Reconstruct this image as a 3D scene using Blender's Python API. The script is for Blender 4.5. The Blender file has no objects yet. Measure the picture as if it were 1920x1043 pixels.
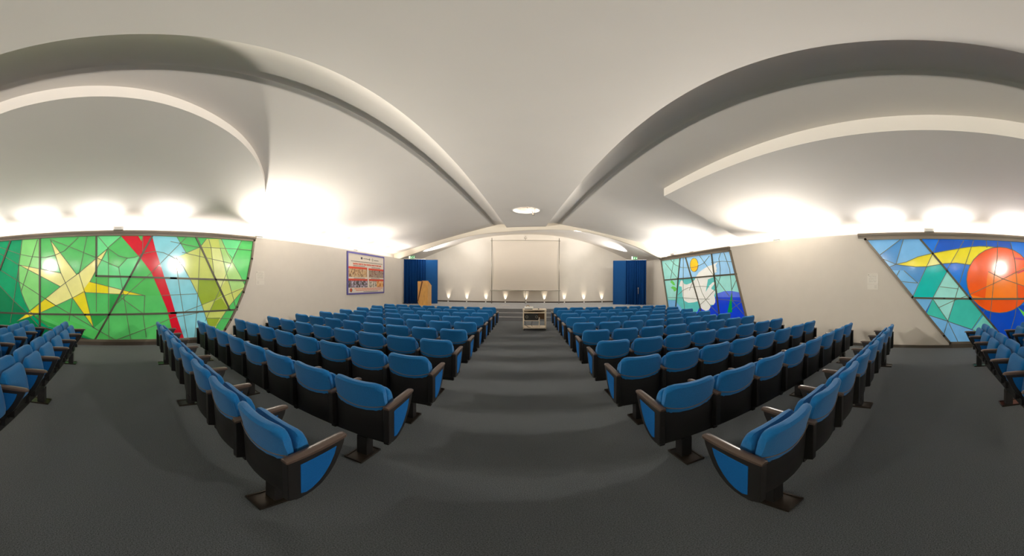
import bpy, bmesh, math, random
from mathutils import Vector, Matrix
from mathutils.geometry import tessellate_polygon
random.seed(7)
S = bpy.context.scene
COL = S.collection
# ---------------------------------------------------------------- camera
# 229 degree wide equirectangular panorama taken at eye height in the centre aisle
F = 479.347
R0 = Vector((0.99869392, 0.05090627, 0.00435883))
R1 = Vector((-0.05088802, 0.99869553, -0.00420065))
R2 = Vector((-0.00456699, 0.00397336, 0.99998168))
cd = bpy.data.cameras.new('camera')
cam = bpy.data.objects.new('camera', cd)
COL.objects.link(cam)
cam.matrix_world = Matrix(((R0.x, R2.x, -R1.x, 0), (R0.y, R2.y, -R1.y, 0), (R0.z, R2.z, -R1.z, 1.6537), (0, 0, 0, 1)))
cd.type = 'PANO'
cd.clip_start = 0.05
for holder in (cd, getattr(cd, 'cycles', None)):
    if holder is None or not hasattr(holder, 'panorama_type'):
        continue
    try:
        holder.panorama_type = 'EQUIRECTANGULAR'
        holder.longitude_min = -960 / F
        holder.longitude_max = 960 / F
        holder.latitude_max = 535.627 / F
        holder.latitude_min = -(1043 - 535.627) / F
    except Exception as e:
        print('pano', e)
S.camera = cam
# ---------------------------------------------------------------- world, lights, exposure
W = bpy.data.worlds.new('world')
S.world = W
W.use_nodes = True
W.node_tree.nodes['Background'].inputs[0].default_value = (0.9, 0.85, 0.8, 1)
W.node_tree.nodes['Background'].inputs[1].default_value = 0.05
S.view_settings.view_transform = 'Standard'
S.view_settings.look = 'None'
S.view_settings.gamma = 1
S.view_settings.exposure = 0.2
S.cycles.use_denoising = True
S.cycles.max_bounces = 10
S.cycles.diffuse_bounces = 8
S.cycles.glossy_bounces = 3
S.cycles.sample_clamp_indirect = 6

WARM = (1.0, 0.935, 0.85)
NEUTRAL = (1.0, 0.955, 0.93)


def spot(loc, aim, power, size=130, blend=0.9, col=NEUTRAL, rad=0.05):
    l = bpy.data.lights.new('uplight', 'SPOT')
    l.energy = power
    l.color = col
    l.spot_size = math.radians(size)
    l.spot_blend = blend
    l.shadow_soft_size = rad
    o = bpy.data.objects.new('uplight', l)
    COL.objects.link(o)
    o.location = loc
    o.rotation_euler = (Vector(aim) - Vector(loc)).to_track_quat('-Z', 'Y').to_euler()
    return o


UP = 560


def strip(x, y0, y1, z, power, tilt):
    """fill light added along a side wall top to brighten ceiling and hall"""
    l = bpy.data.lights.new('trough_fill', 'AREA')
    l.shape = 'RECTANGLE'
    l.size = 0.12
    l.size_y = y1 - y0
    l.energy = power
    l.color = NEUTRAL
    o = bpy.data.objects.new('trough_fill', l)
    COL.objects.link(o)
    o.location = (x, (y0 + y1) / 2, z)
    o.rotation_euler = (0, math.pi + tilt, 0)
    return o


strip(-7.12, -6.8, 12.9, 2.96, 120, 0.35)  # added fill light on each side, hidden in the wall-top trough
strip(7.12, -6.8, 11.2, 2.96, 110, -0.35)
# row of spot uplights on top of each side wall
for s, ys in ((-1, (-5.6, -3.9, -2.25, -0.6, 1.15, 5.9, 7.4, 8.9, 10.5, 12.0)), (1, (-5.6, -3.9, -2.3, -0.55, 1.18, 2.95, 8.1, 9.2, 10.2, 11.2))):
    for y in ys:
        spot((s * 7.0, y, 3.11), (s * 6.42, y, 3.62), 210 if s < 0 else 260, 108 if s < 0 else 115, 0.95)
# four stronger floodlights standing on the wall tops
spot((-6.75, 4.0, 3.2), (-5.2, 4.3, 4.2), 1950, 145, 1.0, WARM)
spot((6.72, 4.3, 3.22), (5.3, 4.2, 4.2), 2000, 155, 1.0, WARM)
spot((-6.75, 8.75, 3.2), (-5.9, 8.8, 4.2), 520, 125, 1.0, WARM)
spot((6.7, 8.9, 3.2), (5.8, 8.7, 4.2), 420, 125, 1.0, WARM)
# unseen floodlights added at the rear to brighten that end of the hall
spot((-6.75, -6.0, 3.2), (-5.2, -5.9, 4.3), 1500, 150, 1.0, WARM)
spot((6.72, -6.0, 3.2), (5.2, -5.9, 4.3), 1500, 150, 1.0, WARM)
# uplights washing the ceiling over the stage
for s in (-1, 1):
    spot((s * 6.0, 14.1, 3.2), (s * 4.6, 14.2, 4.0), 480, 100, 0.8)
# unseen fill lights added behind the arched fascia lip to brighten the stage back wall
for x, z in ((-5.3, 3.62), (-3.75, 3.98), (-2.1, 4.22), (-0.4, 4.31), (1.3, 4.36), (2.95, 4.24), (4.5, 3.86), (5.7, 3.50)):
    l = bpy.data.lights.new('fascia_fill', 'AREA')
    l.shape = 'RECTANGLE'
    l.size = 1.2
    l.size_y = 0.05
    l.energy = 29
    l.color = (1, 0.96, 0.90)
    o = bpy.data.objects.new('fascia_fill', l)
    COL.objects.link(o)
    o.location = (x, 12.21 - 0.1325 * x + 0.14, z)
    o.rotation_euler = (math.radians(82), 0, 0)
# footlights at the foot of the stage back wall
FOOT = (-4.99, -3.74, -2.49, -1.24, 0.06, 1.23, 2.51, 3.79, 5.01)
for x in FOOT:
    spot((x, 16.12, 0.575), (x, 16.2, 1.2), 45.0, 48, 1.0, (1, 0.86, 0.68), 0.015)


# ---------------------------------------------------------------- materials
def lin(c):
    return tuple(((v / 255) / 12.92 if v / 255 <= 0.04045 else ((v / 255 + 0.055) / 1.055) ** 2.4) for v in c)


MATS = {}


def mat(name, rgb, rough=0.7, metal=0.0, noise=0.0, scale=40, bump=0.0, emit=0.0, spec=0.5, coat=0.0, sheen=0.0, stretch=None):
    if name in MATS:
        return MATS[name]
    m = bpy.data.materials.new(name)
    m.use_nodes = True
    nt = m.node_tree
    b = nt.nodes['Principled BSDF']
    c = lin(rgb)
    b.inputs['Base Color'].default_value = (*c, 1)
    b.inputs['Roughness'].default_value = rough
    b.inputs['Metallic'].default_value = metal
    b.inputs['Specular IOR Level'].default_value = spec
    b.inputs['Coat Weight'].default_value = coat
    b.inputs['Coat Roughness'].default_value = 0.05
    b.inputs['Sheen Weight'].default_value = sheen
    if emit:
        b.inputs['Emission Color'].default_value = (*c, 1)
        b.inputs['Emission Strength'].default_value = emit
    if noise or bump:
        tc = nt.nodes.new('ShaderNodeTexCoord')
        mp = nt.nodes.new('ShaderNodeMapping')
        nz = nt.nodes.new('ShaderNodeTexNoise')
        nz.inputs['Scale'].default_value = scale
        nz.inputs['Detail'].default_value = 4
        nt.links.new(tc.outputs['Object'], mp.inputs[0])
        nt.links.new(mp.outputs[0], nz.inputs['Vector'])
        if stretch:
            mp.inputs['Scale'].default_value = stretch
        if noise:
            cr = nt.nodes.new('ShaderNodeValToRGB')
            cr.color_ramp.elements[0].position = 0.3
            cr.color_ramp.elements[1].position = 0.7
            cr.color_ramp.elements[0].color = (*[v * (1 - noise) for v in c], 1)
            cr.color_ramp.elements[1].color = (*[min(1, v * (1 + noise)) for v in c], 1)
            nt.links.new(nz.outputs['Fac'], cr.inputs[0])
            nt.links.new(cr.outputs[0], b.inputs['Base Color'])
            if emit:
                nt.links.new(cr.outputs[0], b.inputs['Emission Color'])
        if bump:
            bp = nt.nodes.new('ShaderNodeBump')
            bp.inputs['Strength'].default_value = bump
            bp.inputs['Distance'].default_value = 0.01
            nt.links.new(nz.outputs['Fac'], bp.inputs['Height'])
            nt.links.new(bp.outputs[0], b.inputs['Normal'])
    MATS[name] = m
    return m


M_WALL = mat('cream_wall_paint', (208, 201, 190), 0.85, noise=0.015, scale=3)
M_CEIL = mat('white_plaster', (220, 214, 205), 0.9, noise=0.012, scale=1.5)
M_FASC = mat('cream_fascia_paint', (232, 222, 204), 0.9)
M_CARPET = mat('grey_blue_carpet', (75, 80, 83), 0.95, noise=0.6, scale=160, bump=0.5, spec=0.1, sheen=0.12)
M_STAGE = mat('grey_stage_carpet', (112, 113, 114), 0.95, noise=0.25, scale=160, bump=0.3, spec=0.1, sheen=0.4)
M_BASE = mat('brown_skirting', (78, 70, 60), 0.6)
M_FRAME = mat('bronze_window_frame', (112, 102, 88), 0.45, metal=0.2)
M_FRAMED = mat('dark_bronze_mullion', (78, 76, 60), 0.4, metal=0.2)
M_CAME = mat('lead_came', (112, 118, 96), 0.5, metal=0.2)
M_BLUE = mat('blue_seat_fabric', (16, 94, 148), 0.9, noise=0.06, scale=90, bump=0.15, spec=0.15, sheen=0.15)
M_BLUED = mat('blue_panel_fabric', (10, 80, 138), 0.9, noise=0.06, scale=90, spec=0.15)
M_BLACK = mat('black_plastic', (22, 20, 19), 0.42, noise=0.05, scale=60)
M_SHELL = mat('black_back_shell', (19, 17, 16), 0.55, noise=0.05, scale=30)
M_ARM = mat('brown_armrest', (74, 60, 52), 0.32, noise=0.05, scale=30)
M_PIPE = mat('brown_piping', (96, 78, 66), 0.6)
M_STEEL = mat('dark_bronze_steel', (48, 41, 34), 0.3, metal=0.5)
M_CURT = mat('blue_curtain_velvet', (22, 72, 134), 0.9, noise=0.08, scale=20, spec=0.1)
M_WOOD = mat('honey_beech_wood', (208, 156, 84), 0.4, noise=0.18, scale=5, stretch=(5, 5, 0.6))
M_WOODD = mat('dark_wood_slot', (96, 52, 12), 0.6)
M_WHITE = mat('white_plastic', (225, 222, 215), 0.5)
M_SCREEN = mat('screen_fabric', (228, 220, 208), 0.85)
M_METAL = mat('grey_metal_tube', (150, 144, 132), 0.35, metal=0.6)
M_BEIGE = mat('beige_cart_frame', (214, 200, 176), 0.5)
M_BROWN = mat('brown_cart_panel', (92, 68, 40), 0.6)
M_DARK = mat('dark_device', (34, 34, 32), 0.4)


# ---------------------------------------------------------------- helpers
def obj(name, bm, m, parent=None, smooth=False, loc=None):
    me = bpy.data.meshes.new(name)
    bmesh.ops.recalc_face_normals(bm, faces=bm.faces)
    if smooth:
        for e in bm.edges:
            if len(e.link_faces) == 2 and e.calc_face_angle(0) > 0.75:
                e.smooth = False
    bm.to_mesh(me)
    bm.free()
    if smooth:
        for p in me.polygons:
            p.use_smooth = True
    me.materials.append(m)
    o = bpy.data.objects.new(name, me)
    COL.objects.link(o)
    if parent is not None:
        o.parent = parent
    if loc:
        o.location = loc
    return o


def empty(name, loc, label=None, cat=None, group=None, kind=None):
    o = bpy.data.objects.new(name, None)
    o.empty_display_size = 0.1
    COL.objects.link(o)
    o.location = loc
    return tag(o, label, cat, group, kind)


def tag(o, label=None, cat=None, group=None, kind=None):
    for k, v in (('label', label), ('category', cat), ('group', group), ('kind', kind)):
        if v:
            o[k] = v
    return o


def box(bm, x0, x1, y0, y1, z0, z1, bev=0):
    vs = [bm.verts.new((x, y, z)) for x in (x0, x1) for y in (y0, y1) for z in (z0, z1)]
    fs = [(0, 1, 3, 2), (4, 6, 7, 5), (0, 4, 5, 1), (2, 3, 7, 6), (0, 2, 6, 4), (1, 5, 7, 3)]
    ff = [bm.faces.new([vs[i] for i in f]) for f in fs]
    if bev:
        es = list({e for f in ff for e in f.edges})
        bmesh.ops.bevel(bm, geom=es, offset=bev, segments=2, affect='EDGES', profile=0.6)
    return bm


def boxo(name, dims, m, parent=None, bev=0, kind=None):
    o = obj(name, box(bmesh.new(), *dims, bev), m, parent)
    if kind:
        o['kind'] = kind
    return o


def loft(loops, cap=True, closed=True):
    bm = bmesh.new()
    rows = [[bm.verts.new(p) for p in l] for l in loops]
    n = len(loops[0])
    for a, b in zip(rows, rows[1:]):
        for i in range(n if closed else n - 1):
            j = (i + 1) % n
            bm.faces.new((a[i], a[j], b[j], b[i]))
    if cap and closed:
        bm.faces.new(rows[0])
        bm.faces.new(rows[-1])
    return bm


def prism_x(pts, x0, x1, bm=None):
    """polygon in (y,z) extruded along x"""
    bm = bm or bmesh.new()
    a = [bm.verts.new((x0, y, z)) for y, z in pts]
    b = [bm.verts.new((x1, y, z)) for y, z in pts]
    bm.faces.new(a)
    bm.faces.new(b)
    n = len(pts)
    for i in range(n):
        j = (i + 1) % n
        bm.faces.new((a[i], a[j], b[j], b[i]))
    return bm


def tube(bm, pts, r, seg=8):
    pts = [Vector(p) for p in pts]
    rings = []
    for i, p in enumerate(pts):
        d = (pts[min(i + 1, len(pts) - 1)] - pts[max(i - 1, 0)]).normalized()
        u = d.orthogonal().normalized() if i == 0 else (u0 - d * u0.dot(d)).normalized()
        u0 = u
        v = d.cross(u)
        rings.append([bm.verts.new(p + r * (math.cos(2 * math.pi * k / seg) * u + math.sin(2 * math.pi * k / seg) * v)) for k in range(seg)])
    for a, b in zip(rings, rings[1:]):
        for k in range(seg):
            bm.faces.new((a[k], a[(k + 1) % seg], b[(k + 1) % seg], b[k]))
    bm.faces.new(rings[0])
    bm.faces.new(rings[-1])
    return bm


def disc(bm, c, r, h, seg=24, axis='z'):
    a, b = [], []
    for k in range(seg):
        t = 2 * math.pi * k / seg
        p, q = r * math.cos(t), r * math.sin(t)
        if axis == 'z':
            a.append(bm.verts.new((c[0] + p, c[1] + q, c[2])))
            b.append(bm.verts.new((c[0] + p, c[1] + q, c[2] + h)))
        else:
            a.append(bm.verts.new((c[0] + p, c[1], c[2] + q)))
            b.append(bm.verts.new((c[0] + p, c[1] + h, c[2] + q)))
    bm.faces.new(a)
    bm.faces.new(b)
    for k in range(seg):
        j = (k + 1) % seg
        bm.faces.new((a[k], a[j], b[j], b[k]))
    return bm


def interp(tab, x):
    if x <= tab[0][0]:
        return tab[0][1]
    for (a, ya), (b, yb) in zip(tab, tab[1:]):
        if x <= b:
            t = (x - a) / (b - a)
            return ya + (yb - ya) * t
    return tab[-1][1]


def csmooth(tab, x):
    """Catmull-Rom through a table of points"""
    n = len(tab)
    if x <= tab[0][0]:
        return tab[0][1]
    if x >= tab[-1][0]:
        return tab[-1][1]
    for i in range(n - 1):
        if x <= tab[i + 1][0]:
            break
    p1, p2 = tab[i], tab[i + 1]
    p0 = tab[i - 1] if i else p1
    p3 = tab[i + 2] if i + 2 < n else p2
    h = p2[0] - p1[0]
    m1 = (p2[1] - p0[1]) / (p2[0] - p0[0]) * h
    m2 = (p3[1] - p1[1]) / (p3[0] - p1[0]) * h
    t = (x - p1[0]) / h
    return (2 * t ** 3 - 3 * t ** 2 + 1) * p1[1] + (t ** 3 - 2 * t ** 2 + t) * m1 + (-2 * t ** 3 + 3 * t ** 2) * p2[1] + (t ** 3 - t ** 2) * m2


# ---------------------------------------------------------------- room shell
XL, XR, XO = -6.84, 6.78, 7.45
YB, YE = -7.0, 16.2
TOP = 3.1


def fy(x):
    return 12.21 - 0.1325 * x


boxo('floor', (-XO, XO, YB, 11.44, -0.1, 0), M_CARPET, kind='structure')
for nm, s, xw in (('wall_left', -1, XL), ('wall_right', 1, XR)):
    bm = bmesh.new()
    xi, xo = xw, s * XO
    # parapet profile with a lamp trough on top: (x, z) swept along y
    prof = [(xi, 0), (xi, TOP), (xi + s * 0.09, TOP), (xi + s * 0.09, 2.9), (xo, 2.9), (xo, 3.6), (xo + s * 0.1, 3.6), (xo + s * 0.1, 0)]
    bm = loft([[(x, y, z) for x, z in prof] for y in (YB, fy(xw) + 0.06)])
    o = obj(nm, bm, M_WALL)
    o['kind'] = 'structure'
    o = boxo('baseboard_' + nm[5:], (xw if s < 0 else xw - 0.025, xw + 0.025 if s < 0 else xw, YB, 11.44, 0, 0.075), M_BASE, kind='structure')
    # side walls of the stage, behind the curtains
    o = boxo('wall_stage_' + nm[5:], (min(xo, xo + s * 0.1), max(xo, xo + s * 0.1), fy(xw) + 0.06, YE, 0.0, 3.9), M_WALL, kind='structure')
boxo('wall_rear', (-XO, XO, YB - 0.1, YB, 0, 4.9), M_WALL, kind='structure')
# stage with three risers
bm = bmesh.new()
prof = [(11.44, 0), (11.44, 0.165), (11.74, 0.165), (11.74, 0.33), (12.03, 0.33), (12.03, 0.5), (YE + 0.1, 0.5), (YE + 0.1, 0)]
prism_x(prof, -XO, XO, bm)
o = obj('floor_stage', bm, M_STAGE)
o['kind'] = 'structure'
bm = bmesh.new()
for y, z in ((11.44, 0.165), (11.74, 0.33), (12.03, 0.5)):
    box(bm, -XL * -1, XR, y - 0.004, y + 0.035, z - 0.006, z + 0.004)
o = obj('trim_1', bm, mat('lit_tread_strip', (128, 126, 122), 0.6))  # pale strips imitate light falling on the carpeted treads
o['kind'] = 'structure'

# centre ceiling between the two cove ribs, with a round opening for the lamp
CZ = 4.45


def xin(y, s):
    return s * ((1.884 - 0.080 * y) if s < 0 else (1.941 - 0.081 * y))


def xout(y, s):
    return s * ((2.527 - 0.082 * y) if s < 0 else (2.591 - 0.084 * y))


def solve_y(fn, s):
    y = 12.2
    for _ in range(20):
        y = fy(fn(y, s))
    return y


LAMP = (0.03, 9.34, 0.5)
bm = bmesh.new()
yl, yr = solve_y(xin, -1), solve_y(xin, 1)
outer = [(xin(YB, -1), YB), (xin(YB, 1), YB), (xin(yr, 1), yr), (xin(yl, -1), yl)]
ov = [bm.verts.new((x, y, CZ)) for x, y in outer]
ring = [bm.verts.new((LAMP[0] + LAMP[2] * math.cos(2 * math.pi * k / 40), LAMP[1] + LAMP[2] * 0.86 * math.sin(2 * math.pi * k / 40), CZ)) for k in range(40)]
es = [bm.edges.new((a, b)) for a, b in zip(ov, ov[1:] + ov[:1])] + [bm.edges.new((a, b)) for a, b in zip(ring, ring[1:] + ring[:1])]
bmesh.ops.triangle_fill(bm, edges=es, use_beauty=True)
o = obj('ceiling', bm, M_CEIL)
o['kind'] = 'structure'

# cove ribs: a groove rising behind the centre panel and rolling down to the wings
GROOVE = ((0, 0.0), (0.04, 0.13), (0.2, 0.168), (0.45, 0.175), (0.68, 0.172), (0.86, 0.160), (0.96, 0.147), (1.0, 0.13))
for s in (-1, 1):
    loops = []
    for k in range(25):
        t = k / 24
        row = []
        for u, dz in GROOVE:
            y1 = 12.2
            for _ in range(12):
                x = xin(y1, s) + (xout(y1, s) - xin(y1, s)) * u
                y1 = fy(x)
            y = YB + (y1 - YB) * t
            x = xin(y, s) + (xout(y, s) - xin(y, s)) * u
            row.append((x, y, CZ + dz))
        loops.append(row)
    o = obj('trim_2' if s < 0 else 'trim_3', loft(loops, closed=False), M_CEIL, smooth=True)
    o['kind'] = 'structure'


def hout(x, y):
    s = -1 if x < 0 else 1
    xo = abs(xout(min(y, 12.6), s))
    t = (abs(x) - xo) / (XO - xo)
    return 4.58 + (3.42 - 4.58) * t


# sloping outer ceilings
for s in (-1, 1):
    loops = []
    for k in range(21):
        row = []
        for q in range(9):
            u = q / 8
            y1 = 12.2
            for _ in range(12):
                xo = xout(y1, s)
                x = xo + (s * XO - xo) * u
                y1 = fy(x)
            y = YB + (y1 - YB) * k / 20
            xo = xout(y, s)
            x = xo + (s * XO - xo) * u
            row.append((x, y, 4.58 + (3.42 - 4.58) * u))
        loops.append(row)
    o = obj('ceiling_left' if s < 0 else 'ceiling_right', loft(loops, closed=False), M_CEIL, smooth=True)
    o['kind'] = 'structure'

# hanging wings under the outer ceilings
wl = [(-3.1, -2.2), (-2.93, -1.52), (-2.87, -0.85), (-2.88, -0.25), (-2.97, 0.36), (-3.18, 1.0), (-3.5, 1.66), (-3.9, 2.2), (-4.42, 2.7), (-4.8, 2.97), (-5.2, 3.22), (-5.6, 3.42), (-6.05, 3.6), (-6.7, 3.78), (-7.45, 3.95)]
dense = []
for (x0, y0), (x1, y1), (x2, y2), (x3, y3) in zip([wl[0]] + wl[:-2], wl[:-1], wl[1:], wl[2:] + [wl[-1]]):
    for k in range(4):
        t = k / 4
        q = []
        for a, b, c, d in ((x0, x1, x2, x3), (y0, y1, y2, y3)):
            q.append(0.5 * (2 * b + (c - a) * t + (2 * a - 5 * b + 4 * c - d) * t * t + (3 * b - a - 3 * c + d) * t ** 3))
        dense.append(tuple(q))
dense.append(wl[-1])
wing_l = [(-7.45, -5.4), (-5.6, -5.1), (-4.6, -4.5), (-3.9, -3.8), (-3.4, -3.0)] + dense
wing_r = [(7.45, YB), (3.43, YB), (3.42, 5.69), (4.41, 5.86), (5.5, 6.03), (7.45, 6.2)]
for nm, pts, base in (('ceiling_wing_left', wing_l, 4.15), ('ceiling_wing_right', wing_r, 4.05)):
    bm = bmesh.new()
    lo = [bm.verts.new((x, y, base - 0.2 * (abs(x) - 3.49))) for x, y in pts]
    hi = [bm.verts.new((x, y, max(hout(x, y) + 0.03, base - 0.2 * (abs(x) - 3.49) + 0.02))) for x, y in pts]
    bm.faces.new(lo)
    for i in range(len(pts)):
        j = (i + 1) % len(pts)
        bm.faces.new((lo[i], lo[j], hi[j], hi[i]))
    o = obj(nm, bm, M_CEIL)
    o['kind'] = 'structure'

# arched fascia across the front of the hall
FB = [(-7.45, 3.08), (-6.96, 3.16), (-5.56, 3.49), (-4.21, 3.84), (-3.08, 4.07), (-2.24, 4.18), (-0.85, 4.25), (0, 4.29), (1.39, 4.31), (2.21, 4.28), (2.94, 4.2), (4.18, 3.91), (5.53, 3.5), (6.59, 3.07), (7.45, 3.0)]
BT = [(-7.45, 3.25), (-6.92, 3.4), (-4.83, 4.13), (-3.93, 4.42), (-2.88, 4.65), (-1.5, 4.81), (0, 4.867), (1.52, 4.83), (2.72, 4.69), (4.3, 4.35), (6.16, 3.70), (6.87, 3.4), (7.45, 3.2)]
tops = [(-XO, 3.42)]
st = set(-XO + 2 * XO * k / 60 for k in range(61))
ft = []
for s in (-1, 1):
    for u, dz in GROOVE:
        y1 = 12.2
        for _ in range(12):
            x = xin(y1, s) + (xout(y1, s) - xin(y1, s)) * u
            y1 = fy(x)
        ft.append((x, CZ + dz))
ft += [(-XO, 3.42), (XO, 3.42)]
ft.sort()
st = sorted(list(st) + [x for x, z in ft])
loops = []
for x in st:
    zt, zb = interp(ft, x), csmooth(FB, x)
    zt = max(zt, zb + 0.01)
    y = fy(x)
    loops.append([(x, y, zb), (x, y, zt + 0.001), (x, y + 0.1, zt + 0.001), (x, y + 0.1, zb)])
o = obj('trim_4', loft(loops), M_FASC)
o['kind'] = 'structure'
# barrel ceiling over the stage and the back wall under it
xs = [-XO + 2 * XO * k / 60 for k in range(61)]
loops = [[(x, fy(x) + 0.09 + (YE - fy(x) - 0.09) * v, csmooth(FB, x) + 0.16 + (csmooth(BT, x) - csmooth(FB, x) - 0.16) * v) for v in (0, 0.5, 1)] for x in xs]
o = obj('ceiling_stage', loft(loops, closed=False), M_CEIL, smooth=True)
o['kind'] = 'structure'
loops = [[(x, YE, 0.4), (x, YE, csmooth(BT, x) + 0.05), (x, YE + 0.1, csmooth(BT, x) + 0.05), (x, YE + 0.1, 0.4)] for x in xs]
o = obj('wall_front', loft(loops), M_WALL)
o['kind'] = 'structure'
boxo('baseboard_front', (-5.9, 5.95, YE - 0.03, YE, 0.5, 0.575), mat('dark_skirting_strip', (56, 44, 34), 0.6), kind='structure')

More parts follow.
